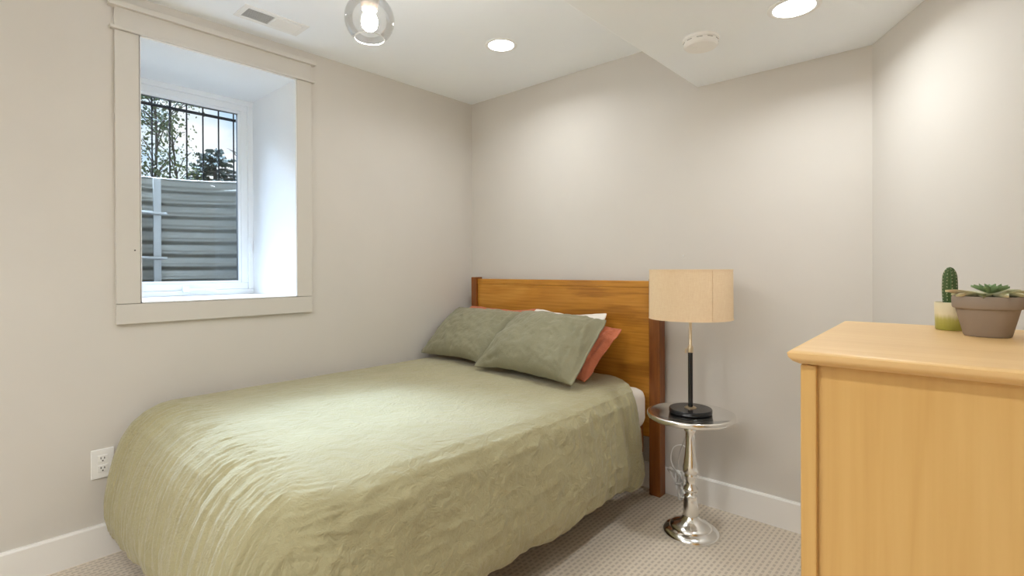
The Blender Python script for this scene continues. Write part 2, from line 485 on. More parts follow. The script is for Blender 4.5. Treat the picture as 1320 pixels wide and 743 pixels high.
for j in range(NZ+1):
    z = 0.80+(1.815-0.80)*j/NZ
    ph = (1.815-z)/0.086*2*PI
    off = 0.010*(math.sin(ph)+0.35*math.sin(2*ph+0.6))*min(1, (1.815-z)/0.04)
    for k in range(NA+1):
        x, y = wellpt(PI*k/NA, off)
        vs.append((x+0.661, y-WCY, z-0.8))
for j in range(NZ):
    for k in range(NA):
        i = j*(NA+1)+k
        fs.append((i, i+1, i+NA+2, i+NA+1))
o = MB().add(vs, fs).build('corrugated_wall', M['galv'], well, True, 60)
so = o.modifiers.new('thick', 'SOLIDIFY'); so.thickness = 0.004; so.offset = 0
lip = MB().tube([(wellpt(PI*k/NA)[0]+0.661, wellpt(PI*k/NA)[1]-WCY, 1.013) for k in range(NA+1)], 0.007, 8)
lip.build('rolled_rim', M['galv'], well, True)
lad = thing('escape_ladder', 'pale metal escape ladder fixed inside the window well, left of its middle', 'ladder', (-1.2, -1.80, 0.8))
def lpart(name, mb, par=lad):
    mb.v = [(p[0]+1.2, p[1]+1.80, p[2]-0.8) for p in mb.v]
    return mb.build(name, M['ladder'], par, True)
lpart('rail', MB().box(-1.235, -1.220, -1.675, -1.632, 0.80, 1.80, 0.003))
lpart('rail', MB().box(-1.235, -1.220, -1.985, -1.942, 0.80, 1.80, 0.003))
for z in (1.02, 1.285, 1.575):
    lpart('rung', MB().tube([(-1.206, -2.02, z+0.005), (-1.206, -1.605, z-0.005)], 0.010, 10))
rail = thing('guard_railing', 'black iron guard railing standing behind the rim of the window well', 'railing', (-1.46, -1.5, GZ))
def rpart(name, mb):
    mb.v = [(p[0]+1.46, p[1]+1.5, p[2]-GZ) for p in mb.v]
    return mb.build(name, M['iron'], rail)
rpart('rail', MB().box(-1.47, -1.45, -2.4, -0.65, 2.330, 2.348, 0.002))
rpart('rail', MB().box(-1.475, -1.445, -2.4, -0.65, GZ+0.04, GZ+0.06, 0.002))
for k in range(-3, 9):
    y = -1.624+0.1045*k
    rpart('picket', MB().box(-1.464, -1.456, y-0.0045, y+0.0045, GZ, 2.56, 0.001))

# trees
def leaf_cloud(mb, pts, size, rng):
    for p in pts:
        d = Vector((rng.gauss(0, 1), rng.gauss(0, 1), rng.gauss(0, 1)-0.4)).normalized()
        s = d.orthogonal().normalized(); s.rotate(Matrix.Rotation(rng.uniform(0, 6.28), 3, d))
        n = d.cross(s)
        L = size*rng.uniform(0.7, 1.3); w = L*0.36
        P = Vector(p)
        mb.add([P, P+d*L*0.5+s*w+n*0.003, P+d*L, P+d*L*0.5-s*w+n*0.003, P+d*L*0.5-n*0.006],
               [(0, 1, 4), (1, 2, 4), (2, 3, 4), (3, 0, 4)])
def leafy_tree(x, y, top, spread, nleaf, seed, label, m):
    rng = random.Random(seed)
    r = thing('leafy_tree', label, 'tree', (x, y, GZ), group='trees beyond the window well')
    h = top-GZ
    tr = MB(); lv = MB(); tips = []
    trunk = crv([(0, 0, 0), (rng.gauss(0, 0.02), rng.gauss(0, 0.03), h*0.35), (rng.gauss(0, 0.03), rng.gauss(0, 0.04), h*0.7), (rng.gauss(0, 0.03), rng.gauss(0, 0.04), h)], 6)
    tr.tube(trunk, [0.016-0.012*i/len(trunk) for i in range(len(trunk))], 7)
    for k in range(26):
        i = rng.randrange(3, len(trunk)-1); p = trunk[i]
        a = rng.uniform(0, 6.28); L = spread*rng.uniform(0.5, 1.1)
        q = p+Vector((math.cos(a)*L, math.sin(a)*L, rng.uniform(0.05, 0.3)))
        br = crv([p, (p+q)/2+Vector((0, 0, 0.05)), q], 4)
        tr.tube(br, [0.005, ]*(len(br)-1)+[0.002], 5)
        tips += br[3:]
    for k in range(nleaf):
        p = rng.choice(tips)+Vector((rng.gauss(0, 0.06), rng.gauss(0, 0.06), rng.gauss(0, 0.06)))
        lv.add([], []); leaf_cloud(lv, [p], 0.036, rng)
    tr.build('trunk', M['bark'], r, True); lv.build('foliage', m, r)
leafy_tree(-3.0, -1.27, 3.15, 0.22, 900, 3, 'slim leafy tree seen through the left edge of the window', M['leaf'])
leafy_tree(-3.8, -0.81, 3.15, 0.25, 760, 5, 'slim leafy tree beside the middle pickets of the railing', M['leafy'])
# fir with layered boughs
def fir(x, y, top, rad, seed, label):
    rng = random.Random(seed); h = top-GZ
    r = thing('fir_tree', label, 'tree', (x, y, GZ))
    MB().tube([(0, 0, 0), (0, 0, h)], [0.10, 0.01], 8).build('trunk', M['bark'], r, True)
    mb = MB()
    for k in range(150):
        t = rng.uniform(0.12, 1.0); z = h*t; L = rad*(1.05-t)**0.6*rng.uniform(0.6, 1.1)
        a = rng.uniform(0, 6.28); d = Vector((math.cos(a), math.sin(a), rng.uniform(-0.12, 0.22)))
        P = Vector((0, 0, z))
        mb.tube([P, P+d*L*0.5, P+d*L+Vector((0, 0, 0.06*L))], [0.012, 0.010, 0.003], 4)
        s = d.cross(Vector((0, 0, 1))).normalized()
        for q in range(10):
            u = 0.25+0.75*q/10; B = P+d*L*u
            for sg in (-1, 1):
                T = B+(s*sg*0.7+d*0.7).normalized()*L*0.33*(1.15-u)+Vector((0, 0, rng.uniform(-0.05, 0.06)))
                nn = Vector((0, 0, 0.05))
                mb.add([B-d*0.04, B+d*0.05, T, B+nn], [(0, 1, 2), (0, 3, 2), (1, 2, 3)])
    mb.build('boughs', M['fir'], r)
fir(-8.2, 0.98, 3.50, 1.05, 4, 'dark fir tree standing behind the right pickets of the railing')
# bare tree
rng = random.Random(11)
bt = thing('bare_tree', 'thin bare tree with fine twigs behind the rightmost picket', 'tree', (-5.4, 0.62, GZ))
mb = MB()
def limb(p, d, L, r, lev):
    q = p+d*L; mb.tube(crv([p, (p+q)/2+Vector((rng.gauss(0, 0.02), rng.gauss(0, 0.02), 0.02)), q], 3), [r]*6+[r*0.6], 5)
    if lev == 0: return
    for k in range(4):
        nd = (d+Vector((rng.gauss(0, 0.45), rng.gauss(0, 0.45), rng.uniform(-0.1, 0.45)))).normalized()
        limb(p+d*L*rng.uniform(0.5, 1.0), nd, L*rng.uniform(0.5, 0.75), r*0.55, lev-1)
limb(Vector((0, 0, 0)), Vector((0.05, 0, 1)).normalized(), 0.75, 0.022, 4)
mb.build('branches', M['bark'], bt, True)
wire = MB().tube(crv([(-9, -4, 4.75), (-9, 0, 4.52), (-9, 4, 4.60)], 8), 0.008, 6).build('street_wire', M['iron'])
tag(wire, 'thin dark overhead wire crossing the sky outside the window', 'wire')

# ------------------------------------------------------------ bed
BX0, BX1 = 0.085, 1.508                      # outer edges of the headboard posts
bed = thing('bed', 'wooden bed with a cherry brown headboard in the corner', 'bed', (0.8, -0.06, 0))
def bpart(name, mb, m, par=bed, smooth=False):
    mb.v = [(p[0]-0.8, p[1]+0.06, p[2]) for p in mb.v]
    return mb.build(name, m, par, smooth)
hb = bpart('headboard', MB().box(BX0+0.04, BX1-0.055, -0.072, -0.048, 0.30, 1.128, 0.003), M['headwood'])
bpart('top_rail', MB().box(BX0+0.04, BX1-0.055, -0.0745, -0.0455, 1.098, 1.134, 0.003), M['headwood'], hb)
bpart('post', MB().box(BX0, BX0+0.048, -0.092, -0.028, 0.0, 1.146, 0.004), M['postwood'])
bpart('post', MB().box(BX1-0.062, BX1, -0.092, -0.028, 0.0, 1.146, 0.004), M['postwood'])
bpart('side_rail', MB().box(BX0+0.012, BX0+0.036, -2.02, -0.09, 0.22, 0.36, 0.003), M['postwood'])
bpart('side_rail', MB().box(BX1-0.118, BX1-0.094, -2.02, -0.09, 0.22, 0.36, 0.003), M['postwood'])
bpart('foot_rail', MB().box(BX0+0.036, BX1-0.118, -2.02, -1.99, 0.22, 0.36, 0.003), M['postwood'])
sl = MB()
for k in range(12): sl.box(BX0+0.037, BX1-0.119, -1.9+k*0.15, -1.82+k*0.15, 0.33, 0.345, 0.002)
bpart('slats', sl, M['postwood'])
for x in (BX0+0.03, BX1-0.21):
    bpart('leg', MB().box(x, x+0.05, -2.018, -1.968, 0.0, 0.22, 0.003), M['postwood'])

mt = MB().box(0.118, 1.450, -1.985, -0.10, 0.362, 0.572, 0.055, 6)
mat_o = mt.build('mattress', M['sheet'], None, True, 60)
tag(mat_o, 'white sheeted mattress, a corner showing between the green duvet and the headboard post', 'mattress')
# (mattress corner sits close to the headboard post)

# duvet: one continuous cloth with folds
PROF = [(0, .615), (.05, .612), (.10, .597), (.145, .565), (.18, .515), (.205, .455), (.224, .385), (.236, .315), (.238, .25), (.225, .195), (.19, .165), (.14, .168)]
PROF2 = [(0, .615), (.06, .615), (.12, .612), (.168, .596), (.200, .55), (.214, .475), (.226, .39), (.236, .315), (.238, .25), (.225, .195), (.19, .165), (.14, .168)]
cum = [0.0]
for i in range(1, len(PROF)):
    cum.append(cum[-1]+math.hypot(PROF[i][0]-PROF[i-1][0], PROF[i][1]-PROF[i-1][1]))
LR = cum[-1]
PA = (np.array([p[0] for p in PROF]), np.array([p[1] for p in PROF]))
PB = (np.array([p[0] for p in PROF2]), np.array([p[1] for p in PROF2]))
def prof(d, box_=0.0):
    d = max(0, min(LR, d))
    q = [(1-box_)*PA[i]+box_*PB[i] for i in (0, 1)]
    return np.interp(d, cum, q[0]), np.interp(d, cum, q[1])
def fbm(x, y, z=0.0, o=3):
    s = 0; a = 1; f = 1
    for _ in range(o):
        s += a*noise.noise((x*f, y*f, z+f*3.1)); a *= 0.5; f *= 2.03
    return s
def ridge(x, y, z=0.0):
    return 1-abs(noise.noise((x, y, z)))*2.2
def build_duvet():
    NAq, NBq = 430, 370
    x0i, yfi = 0.10, 1.925
    LL = 0.40
    P = np.zeros((NBq+1, NAq+1, 3)); A = np.zeros((NBq+1, NAq+1)); B = np.zeros((NBq+1, NAq+1))
    DX = np.zeros_like(A); DY = np.zeros_like(A)
    for j in range(NBq+1):
        tb = j/NBq
        for i in range(NAq+1):
            ta = i/NAq
            a = -LL+x0i+ta*(LL+1.30-x0i+LR)
            head = 0.150+0.17*smooth01(1.24, 1.52, a)+0.02*noise.noise((a*2.1, 0.3, 0))
            b_ = head+tb*(yfi+LR-head)
            x1i = 1.298+0.022*smooth01(0.15, 0.9, b_)+0.012*noise.noise((b_*2.3, 4.2, 0))
            sx = x1i+LR; aa = a
            if a > x0i: aa = x0i+(a-x0i)*(sx-x0i)/(1.30+LR-x0i)
            dx = max(0, aa-x1i); dl = max(0, x0i-aa)*LR/LL; dy = max(0, b_-yfi)
            d = (max(dx, dl)**4+dy**4)**0.25
            if d > 0:
                h = math.hypot(max(dx, dl), dy)
                ux = (dx-dl)/h; uy = dy/h
                # round off the corner
                off, z = prof(d, (1.0-0.45*smooth01(0.3, 1.3, b_))*smooth01(0.5, 0.0, uy) if dx > 0 else 0.0)
                k = 1.0
                if dx > 0: k = 1.0+0.12*(1-smooth01(0.2, 0.8, b_))-0.02*smooth01(1.0, 1.6, b_)+0.05*noise.noise((b_*2.6, 1.0, 0))
                elif dl > 0: k = 1.10
                if dy > 0:
                    kf = 1.12-0.20*smooth01(0.1, 1.2, aa)+0.04*noise.noise((aa*3, 7.0, 0))
                    k = k+(kf-k)*(uy*uy if (dx > 0 or dl > 0) else 1)
                z = .615-(.615-z)*k
                ox = off*ux*(0.315 if dl > 0 else 1.0)
                px = min(max(aa, x0i), x1i)+ox; py = -(min(b_, yfi)+off*uy)
            else:
                px, py, z = aa, -b_, .615
            # puffy top, rising slightly towards the wall
            inside = 1-min(1, d/0.12)
            z += inside*(0.016*math.sin(PI*min(1, max(0, (px-0.02)/1.35)))+0.012*smooth01(0.5, 0.0, px))
            P[j, i] = (px, py, z); A[j, i] = aa; B[j, i] = b_; DX[j, i] = dx; DY[j, i] = dy
    # normals
    du = np.gradient(P, axis=1); dv = np.gradient(P, axis=0)
    Nn = np.cross(dv, du); Nn /= np.linalg.norm(Nn, axis=2, keepdims=True)+1e-9
    if Nn[NBq//3, NAq//2, 2] < 0: Nn = -Nn
    D = np.zeros_like(A)
    for j in range(NBq+1):
        for i in range(NAq+1):
            a, b_, dx, dy = A[j, i], B[j, i], DX[j, i], DY[j, i]
            s = 0.009*fbm(a*2.2, b_*1.8, 0.5)+0.003*fbm(a*7, b_*5, 2.0)
            top = 1-max(smooth01(-0.02, 0.1, dx), smooth01(-0.02, 0.1, dy))
            # soft creases over the top
            s += top*0.003*max(0, ridge(a*2.6+b_*1.5, b_*9, 5.0)-0.5)
            s += top*0.0022*max(0, ridge(a*10+b_*4, b_*14-a*3, 15.0)-0.4)
            # foot: many fine folds falling from the rim
            if b_ > 1.78:
                w = smooth01(1.84, 2.06, b_)*(smooth01(0.25, 0.7, dy/(dx+dy+1e-6)) if dx > 0 else 1)
                wob = 0.035*noise.noise((a*2.5, b_*2.2, 9))
                fan = (b_-1.9)*0.10*(0.75-a)
                f1 = max(0, ridge((a+wob+fan)*13, b_*0.7, 1.0)); f2 = max(0, ridge((a+wob*0.6+fan)*31, b_*1.3, 3.0)); f3 = max(0, ridge((a+wob*0.4+fan)*62, b_*2.5, 7.0))
                s += w*(0.006*(f1**1.5-0.4)+0.0065*(f2**1.6-0.4)+0.0036*(f3**1.5-0.5))
                g_ = math.exp(-((b_-1.95)/0.085)**2)
                s += g_*0.0065*(max(0, ridge(a*38+b_*9, b_*4.5-a*2, 6))-0.5)
            # right side: crumples and folds, strongest by the headboard
            if dx > 0:
                w = smooth01(0.03, 0.25, dx)*(1-smooth01(0.35, 0.9, dy/(dx+dy)))
                nearh = 0.30+0.70*smooth01(0.95, 0.25, b_)
                f1 = max(0, ridge((b_+0.25*dx)*11, dx*1.2, 2.0)); f2 = max(0, ridge((b_-0.2*dx)*27, dx*2.4, 8.0))
                s += w*nearh*(0.010*(f1-0.5)+0.006*(f2-0.5))
                s += w*0.0055*max(0, ridge(b_*3.2+dx*6, dx*9-b_*2, 4.0)-0.35)
                s += w*0.0045*max(0, ridge(b_*9-dx*8, dx*16+b_*3, 14.0)-0.3)
                s += w*0.0025*fbm(b_*22, dx*22, 3.3)
                s += 0.010*smooth01(0.42, 0.6, dx)*fbm(b_*9, 2.0, 1.0)
            if dy > 0:
                s += 0.010*smooth01(0.42, 0.6, dy)*fbm(a*9, 5.0, 1.0)
            if a < 0.12: s *= 0.35
            D[j, i] = s
    P += Nn*D[..., None]
    P[..., 0] = np.maximum(P[..., 0], 0.022)
    me = bpy.data.meshes.new('duvet')
    V = P.reshape(-1, 3)
    faces = [(j*(NAq+1)+i, j*(NAq+1)+i+1, (j+1)*(NAq+1)+i+1, (j+1)*(NAq+1)+i) for j in range(NBq) for i in range(NAq)]
    me.from_pydata(V.tolist(), [], faces)
    uv = me.uv_layers.new(name='UVMap')
    idx = np.zeros(len(me.loops), dtype=np.int32); me.loops.foreach_get('vertex_index', idx)
    co = np.stack([A.reshape(-1), B.reshape(-1)], 1)[idx]
    uv.data.foreach_set('uv', co.reshape(-1).astype(np.float32))
    me.polygons.foreach_set('use_smooth', [True]*len(me.polygons))
    bm = bmesh.new(); bm.from_mesh(me)
    up = sum(1 if f.normal.z > 0 else -1 for f in list(bm.faces)[::97])
    if up < 0: bmesh.ops.reverse_faces(bm, faces=bm.faces[:])
    bm.to_mesh(me); bm.free()
    me.materials.append(M['duvet'])
    o = bpy.data.objects.new('duvet', me); C.objects.link(o)
    so = o.modifiers.new('thick', 'SOLIDIFY'); so.thickness = 0.014; so.offset = -1
    return tag(o, 'olive green linen duvet spread over the bed', 'duvet')
build_duvet()

# pillows
def pillow(name, m, label, cat, W_, H_, tf, tb, base, tilt, yaw=0.0, roll=0.0, flange=0.0, seed=1, group=None, band=False, taper=0.0):
    NU, NV = 84, 60
    vs = []; fs = []; uvs = []
    for side in (1, -1):
        for j in range(NV+1):
            v = -1+2*j/NV
            for i in range(NU+1):
                u = -1+2*i/NU
                fu = abs(u)/(1-flange) if flange else abs(u)
                fu = min(1, fu)
                prof_ = (max(0, 1-fu**2.6)**0.55)*(max(0, 1-abs(v)**2.5)**0.52)
                w = u*W_/2*(1-0.045*(1-v*v)*abs(u)**2)*(1-taper*(v+1)/2)*(1-0.05*abs(v)**8)+0.010*noise.noise((v*1.8, u, seed))*abs(u)
                h = (v+1)*H_/2*(1-0.03*abs(u)**8)+0.010*noise.noise((u*1.9, v, seed+4.4))*abs(v)
                h += H_*0.035*(-v)*(1-u*u)*abs(v)**2
                t = (tf if side > 0 else tb)*prof_
                wr = 0.008*fbm(u*1.7+seed, v*1.5, seed, 3)+0.005*fbm(u*5+v*2, v*4, seed+2, 2)
                wr += 0.0045*(max(0, ridge(u*4+v*1.5, v*1.2-u, seed+6))-0.4)+0.003*(max(0, ridge(u*9-v*2, v*4, seed+9))-0.4)
                if u > 0.55: wr += 0.013*smooth01(0.5, 0.75, u)*(max(0, ridge(u*8, v*0.9, seed+3))-0.4)
                # creases fanning out of the corners
                ang = math.atan2(1-abs(v), 1-abs(u)+1e-6); rad = math.hypot(1-abs(u), 1-abs(v))
                wr += 0.010*(ridge(ang*4.5+seed, u*0.6, v*0.6)-0.6)*math.exp(-(rad/0.45)**2)*min(1, rad/0.1)
                t += wr*min(1, prof_*2.2)*min(1.15, (tf/0.075)**0.5) if side > 0 else 0
                if band and side > 0 and 0.74 < u < 0.80: t -= 0.010*(1-abs(u-0.77)/0.03)*min(1, prof_*3)
                t = max(t, 0.0025)
                edge = max(abs(u), abs(v))
                wav = 0.006*noise.noise((u*5, v*5, seed*3.3))*smooth01(0.85, 1.0, edge)
                lean = 0.020*(1-u*u)*smooth01(0.4, 1, v)
                vs.append((w, h, side*t+wav-lean))
                uvs.append((w+seed, h))
    n1 = (NU+1)*(NV+1)
    for sidx in (0, 1):
        for j in range(NV):
            for i in range(NU):
                q = sidx*n1+j*(NU+1)+i
                f = (q, q+1, q+NU+2, q+NU+1)
                fs.append(f if sidx == 0 else f[::-1])
    rim = [i for i in range(NU+1)]+[j*(NU+1)+NU for j in range(1, NV+1)]+[NV*(NU+1)+i for i in range(NU-1, -1, -1)]+[j*(NU+1) for j in range(NV-1, 0, -1)]
    for k in range(len(rim)):
        p, q = rim[k], rim[(k+1) % len(rim)]
        fs.append((q, p, p+n1, q+n1))
    th = R(tilt)
    # local (w, h, n) -> pillow frame: h runs up the slope towards the headboard, n faces the room
    X = Vector((1, 0, 0)); Vv = Vector((0, math.cos(th), math.sin(th))); Nn = Vector((0, -math.sin(th), math.cos(th)))
    Rz = Matrix.Rotation(R(yaw), 3, 'Z'); Rn = Matrix.Rotation(R(roll), 3, Nn)
    out = [(Rz @ (Rn @ (X*a+Vv*b+Nn*c))) for a, b, c in vs]
    me = bpy.data.meshes.new(name); me.from_pydata(out, [], fs)
    uv = me.uv_layers.new(name='UVMap')
    for lp in me.loops: uv.data[lp.index].uv = uvs[lp.vertex_index]
    me.polygons.foreach_set('use_smooth', [True]*len(me.polygons))
    me.materials.append(m)
    o = bpy.data.objects.new(name, me); C.objects.link(o); o.location = base
    return tag(o, label, cat, group)
pillow('pillow', M['orange'], 'rust orange pillow, a sliver showing behind the green pillow by the left wall', 'pillow', 0.64, 0.44, 0.008, 0.012, (0.42, -0.442, 0.680), 39, 0, 0, 0.03, 11)
pillow('pillow', M['orange'], 'rust orange pillow sticking out right of the pile against the headboard', 'pillow', 0.60, 0.40, 0.040, 0.020, (0.995, -0.425, 0.650), 39, 0, -5, 0.04, 12)
pillow('pillow', M['sheet'], 'white pillow sandwiched between green and rust pillows, only its top edge showing', 'pillow', 0.525, 0.455, 0.008, 0.012, (0.972, -0.492, 0.672), 39, 0, 0, 0.0, 13)
pillow('pillow', M['sham'], 'green linen pillow at the left, against the window wall', 'pillow', 0.64, 0.44, 0.098, 0.012, (0.360, -0.520, 0.660), 40, -1, 0, 0.05, 21, 'green linen pillows', True)
pillow('pillow', M['sham'], 'front green linen pillow right of the middle, in front of the white pillow', 'pillow', 0.69, 0.46, 0.110, 0.012, (0.984, -0.604, 0.655), 39, 1, -2, 0.05, 22, 'green linen pillows', True, taper=0.10)

# white strip standing in the corner
strip = MB().box(0.040, 0.074, -0.030, -0.019, 0.0, 1.112, 0.002).build('corner_strip', M['plastic'])
tag(strip, 'upright white strip in the corner behind the left headboard post', 'strip')

# ------------------------------------------------------------ side table
TX, TY = 1.772, -0.326
tab = thing('side_table', 'round polished silver pedestal side table beside the bed', 'side table', (TX, TY, 0))
MB().lathe([(0, .520), (.172, .519), (.186, .522), (.1905, .530), (.1905, .541), (.188, .545), (.182, .546), (.178, .5435), (.10, .5435), (0, .5435)], 72).build('tabletop', M['alu'], tab, True, 50)
MB().lathe([(r_*1.14 if z_ > 0.09 else r_, z_) for r_, z_ in [(0, .5185), (.030, .5185), (.030, .510), (.021, .500), (.0185, .490), (.0235, .482), (.0255, .472), (.0235, .462), (.0190, .455), (.0185, .440), (.0190, .400), (.0225, .350), (.0275, .310), (.0300, .288), (.0285, .274), (.0215, .268), (.0235, .262), (.0235, .255), (.0195, .248), (.0175, .232), (.0190, .216), (.0270, .204), (.0285, .197), (.0250, .188), (.0170, .181), (.0185, .174), (.0250, .168), (.0245, .158), (.0260, .150), (.0285, .120), (.0310, .095), (.0330, .080), (0, .080)]], 48).build('pedestal', M['alu'], tab, True, 50)
MB().lathe([(0, .0805), (.0332, .0805), (.0380, .070), (.0500, .058), (.0720, .047), (.0880, .039), (.0920, .034), (.0935, .029), (.1060, .024), (.1180, .017), (.1240, .009), (.1245, .0), (0, 0)], 72).build('base', M['alu'], tab, True, 50)

lamp = thing('table_lamp', 'table lamp with a beige linen drum shade on the round silver table', 'lamp', (TX, TY, 0.546))
MB().lathe([(0, 0), (.091, 0), (.0935, .003), (.0935, .017), (.091, .0205), (0, .0205)], 64).build('base', M['black'], lamp, True)
MB().lathe([(0, .0205), (.026, .0205), (.026, .0235), (.022, .025), (.015, .027), (0, .027)], 32).build('collar', M['brass'], lamp, True)
MB().lathe([(.0105, .026), (.0105, .272)], 24).build('stem', M['black'], lamp, True)
MB().lathe([(.0110, .272), (.0128, .274), (.0128, .292), (.0115, .300), (.0085, .304), (.0072, .306), (.0072, .455), (.016, .456), (.016, .50), (0, .50)], 24).build('rod', M['brass'], lamp, True)
sd_ = Vector((-0.743, -0.669, 0))
ks = MB(); p0 = Vector((0, 0, .287))
ks.tube([p0+sd_*0.012, p0+sd_*0.022], 0.0025, 8)
ks.tube([p0+sd_*0.021+Vector((0, 0, .003)), p0+sd_*0.021-Vector((0, 0, .016)), p0+sd_*0.021-Vector((0, 0, .018))], [0.0025, 0.0042, 0.002], 8)
ks.build('switch_key', M['brass'], lamp, True)
sh = MB().lathe([(.181, .426), (.1795, .649), (.1775, .649), (.179, .426)], 96, close=True).build('lamp_shade', M['shade'], lamp, True)
MB().lathe([(.1822, .426), (.1822, .430), (.178, .430), (.178, .426)], 96, close=True).build('lower_trim', M['shade'], sh, True)
MB().lathe([(.1807, .645), (.1807, .649), (.1768, .649), (.1768, .645)], 96, close=True).build('upper_trim', M['shade'], sh, True)
_a0 = math.atan2(-0.669*0.83+0.743*0.55, 0.743*0.55+0.669*0.83)   # seam facing the room, right of the middle
_a0 = R(-32)
vs = []
for k in range(5):
    a = _a0-0.10+k*0.028
    vs += [(.1814*math.cos(a), .1814*math.sin(a), .43), (.1805*math.cos(a), .1805*math.sin(a), .645), (.1836*math.cos(a), .1836*math.sin(a), .43), (.1827*math.cos(a), .1827*math.sin(a), .645)]
fs = []
for k in range(4):
    i = 4*k; fs += [(i+2, i+6, i+7, i+3)]
fs += [(0, 2, 3, 1), (16, 17, 19, 18)]
MB().add(vs, fs).build('seam', M['shade'], sh)
spi = MB()
for k in range(3):
    a = k*2*PI/3+0.4
    spi.tube([(0, 0, .50), (.179*math.cos(a), .179*math.sin(a), .642)], 0.002, 6)
spi.build('harp_spider', M['brass'], lamp)
# cord of the lamp and the tied bundle by the baseboard
cd = thing('lamp_cord', 'white lamp cord hanging behind the side table in a tied bundle', 'cord', (1.585, -0.055, 0.2))
def cpart(name, pts, r, m, n=6):
    return MB().tube([(p[0]-1.585, p[1]+0.055, p[2]-0.2) for p in crv(pts, n)], r, 7).build(name, m, cd, True)
cpart('cord', [(1.700, -0.150, 0.516), (1.690, -0.14, 0.46), (1.650, -0.095, 0.36), (1.605, -0.07, 0.25), (1.590, -0.06, 0.18), (1.580, -0.055, 0.13)], 0.003, M['greycord'])
for k in range(5):
    a = 0.5+0.28*k; L = 0.066+0.006*(k % 3); cx_, cz_ = 1.590+0.006*k, 0.115-0.007*k
    dx_, dz_ = math.cos(-a), math.sin(-a)
    wx = 0.020+0.004*(k % 2)
    pts = []
    for q in range(17):
        t_ = 2*PI*q/16
        u_, v_ = L*math.cos(t_), wx*math.sin(t_)*(1 if k % 2 else 0.7)
        pts.append((cx_+u_*dx_-v_*dz_, -0.050-0.006*k+0.006*math.sin(t_*2), cz_+u_*dz_+v_*dx_))
    cpart('loop', pts, 0.0044, M['cord'] if k % 2 else M['greycord'], 3)
cpart('loop', [(1.575, -0.030, 0.12), (1.540, -0.030, 0.19), (1.555, -0.028, 0.26), (1.61, -0.028, 0.28), (1.65, -0.028, 0.22), (1.63, -0.03, 0.13)], 0.0026, M['cord'])
cpart('tie', [(1.590, -0.085, 0.098), (1.614, -0.088, 0.102), (1.616, -0.04, 0.108), (1.590, -0.038, 0.102), (1.590, -0.085, 0.098)], 0.005, M['greycord'], 3)
cpart('tail', [(1.61, -0.07, 0.10), (1.63, -0.075, 0.06), (1.66, -0.085, 0.025), (1.70, -0.09, 0.004)], 0.0044, M['cord'])

# ------------------------------------------------------------ dresser and plants
DZ = 1.08
dr = thing('dresser', 'light maple dresser with plants on top at the right', 'dresser', (2.534, -1.784, 0), R(2))
DW, DD = 0.56, 0.545                          # top plate, along the near side / away from the camera
tp = MB()
NS = 8; T = 0.021
ring_ = []
for k in range(NS+1):                         # bullnose edge, rounder below
    a = PI/2-PI*0.86*k/NS
    ring_.append((-(math.cos(a))*0.014+0.014, -T/2+math.sin(a)*T/2))
ring_ = [(0.010, 0.0), (0.003, -0.0012), (0.0, -0.004), (0.0012, -0.010), (0.006, -0.016), (0.014, -0.0205), (0.022, -0.0215)]
vs = []; fs = []
for (ins, z) in ring_:
    vs += [(ins, ins, DZ+z), (DW-ins, ins, DZ+z), (DW-ins, DD-ins, DZ+z), (ins, DD-ins, DZ+z)]
for r_ in range(len(ring_)-1):
    for k in range(4):
        fs.append((4*r_+k, 4*r_+(k+1) % 4, 4*r_+4+(k+1) % 4, 4*r_+4+k))
fs.append((0, 1, 2, 3)); L4 = 4*(len(ring_)-1); fs.append((L4+3, L4+2, L4+1, L4))
tp.add(vs, fs).build('top', M['mapletop'], dr, True, 50)
bx0, bx1, by0, by1 = 0.014, DW-0.014, 0.018, DD-0.018
zt = DZ-0.0216
MB().box(bx0+0.014, bx1-0.014, by0+0.010, by0+0.020, 0.07, zt-0.0005).build('side_panel', M['maple'], dr)
MB().box(bx0+0.014, bx1-0.014, by1-0.020, by1-0.010, 0.07, zt-0.0005).build('side_panel', M['maple'], dr)
MB().box(bx1-0.020, bx1-0.012, by0+0.02, by1-0.02, 0.07, zt-0.0005).build('back_panel', M['maple'], dr)
for (x, y) in ((bx0, by0), (bx1-0.022, by0), (bx0, by1-0.022), (bx1-0.022, by1-0.022)):
    MB().box(x, x+0.0205, y, y+0.022, 0.0, zt-0.0005, 0.002).build('corner_post', M['maple'], dr)
MB().box(bx0+0.022, bx1-0.022, by0+0.0195, by1-0.0195, 0.06, 0.08).build('bottom_panel', M['maple'], dr)
nd = 5; hgt = (zt-0.10)/nd
kn = None
for k in range(nd):
    za = 0.09+k*hgt
    d_ = MB().box(bx0+0.002, bx0+0.020, by0+0.024, by1-0.024, za, za+hgt-0.006, 0.003).build('drawer', M['maple'], dr)
    MB().box(bx0+0.0005, bx0+0.003, 0.14, DD-0.14, za+hgt-0.022, za+hgt-0.014, 0.001).build('finger_pull', M['maple'], d_)
def on_dresser(x, y): return (x, y, DZ+0.0004)
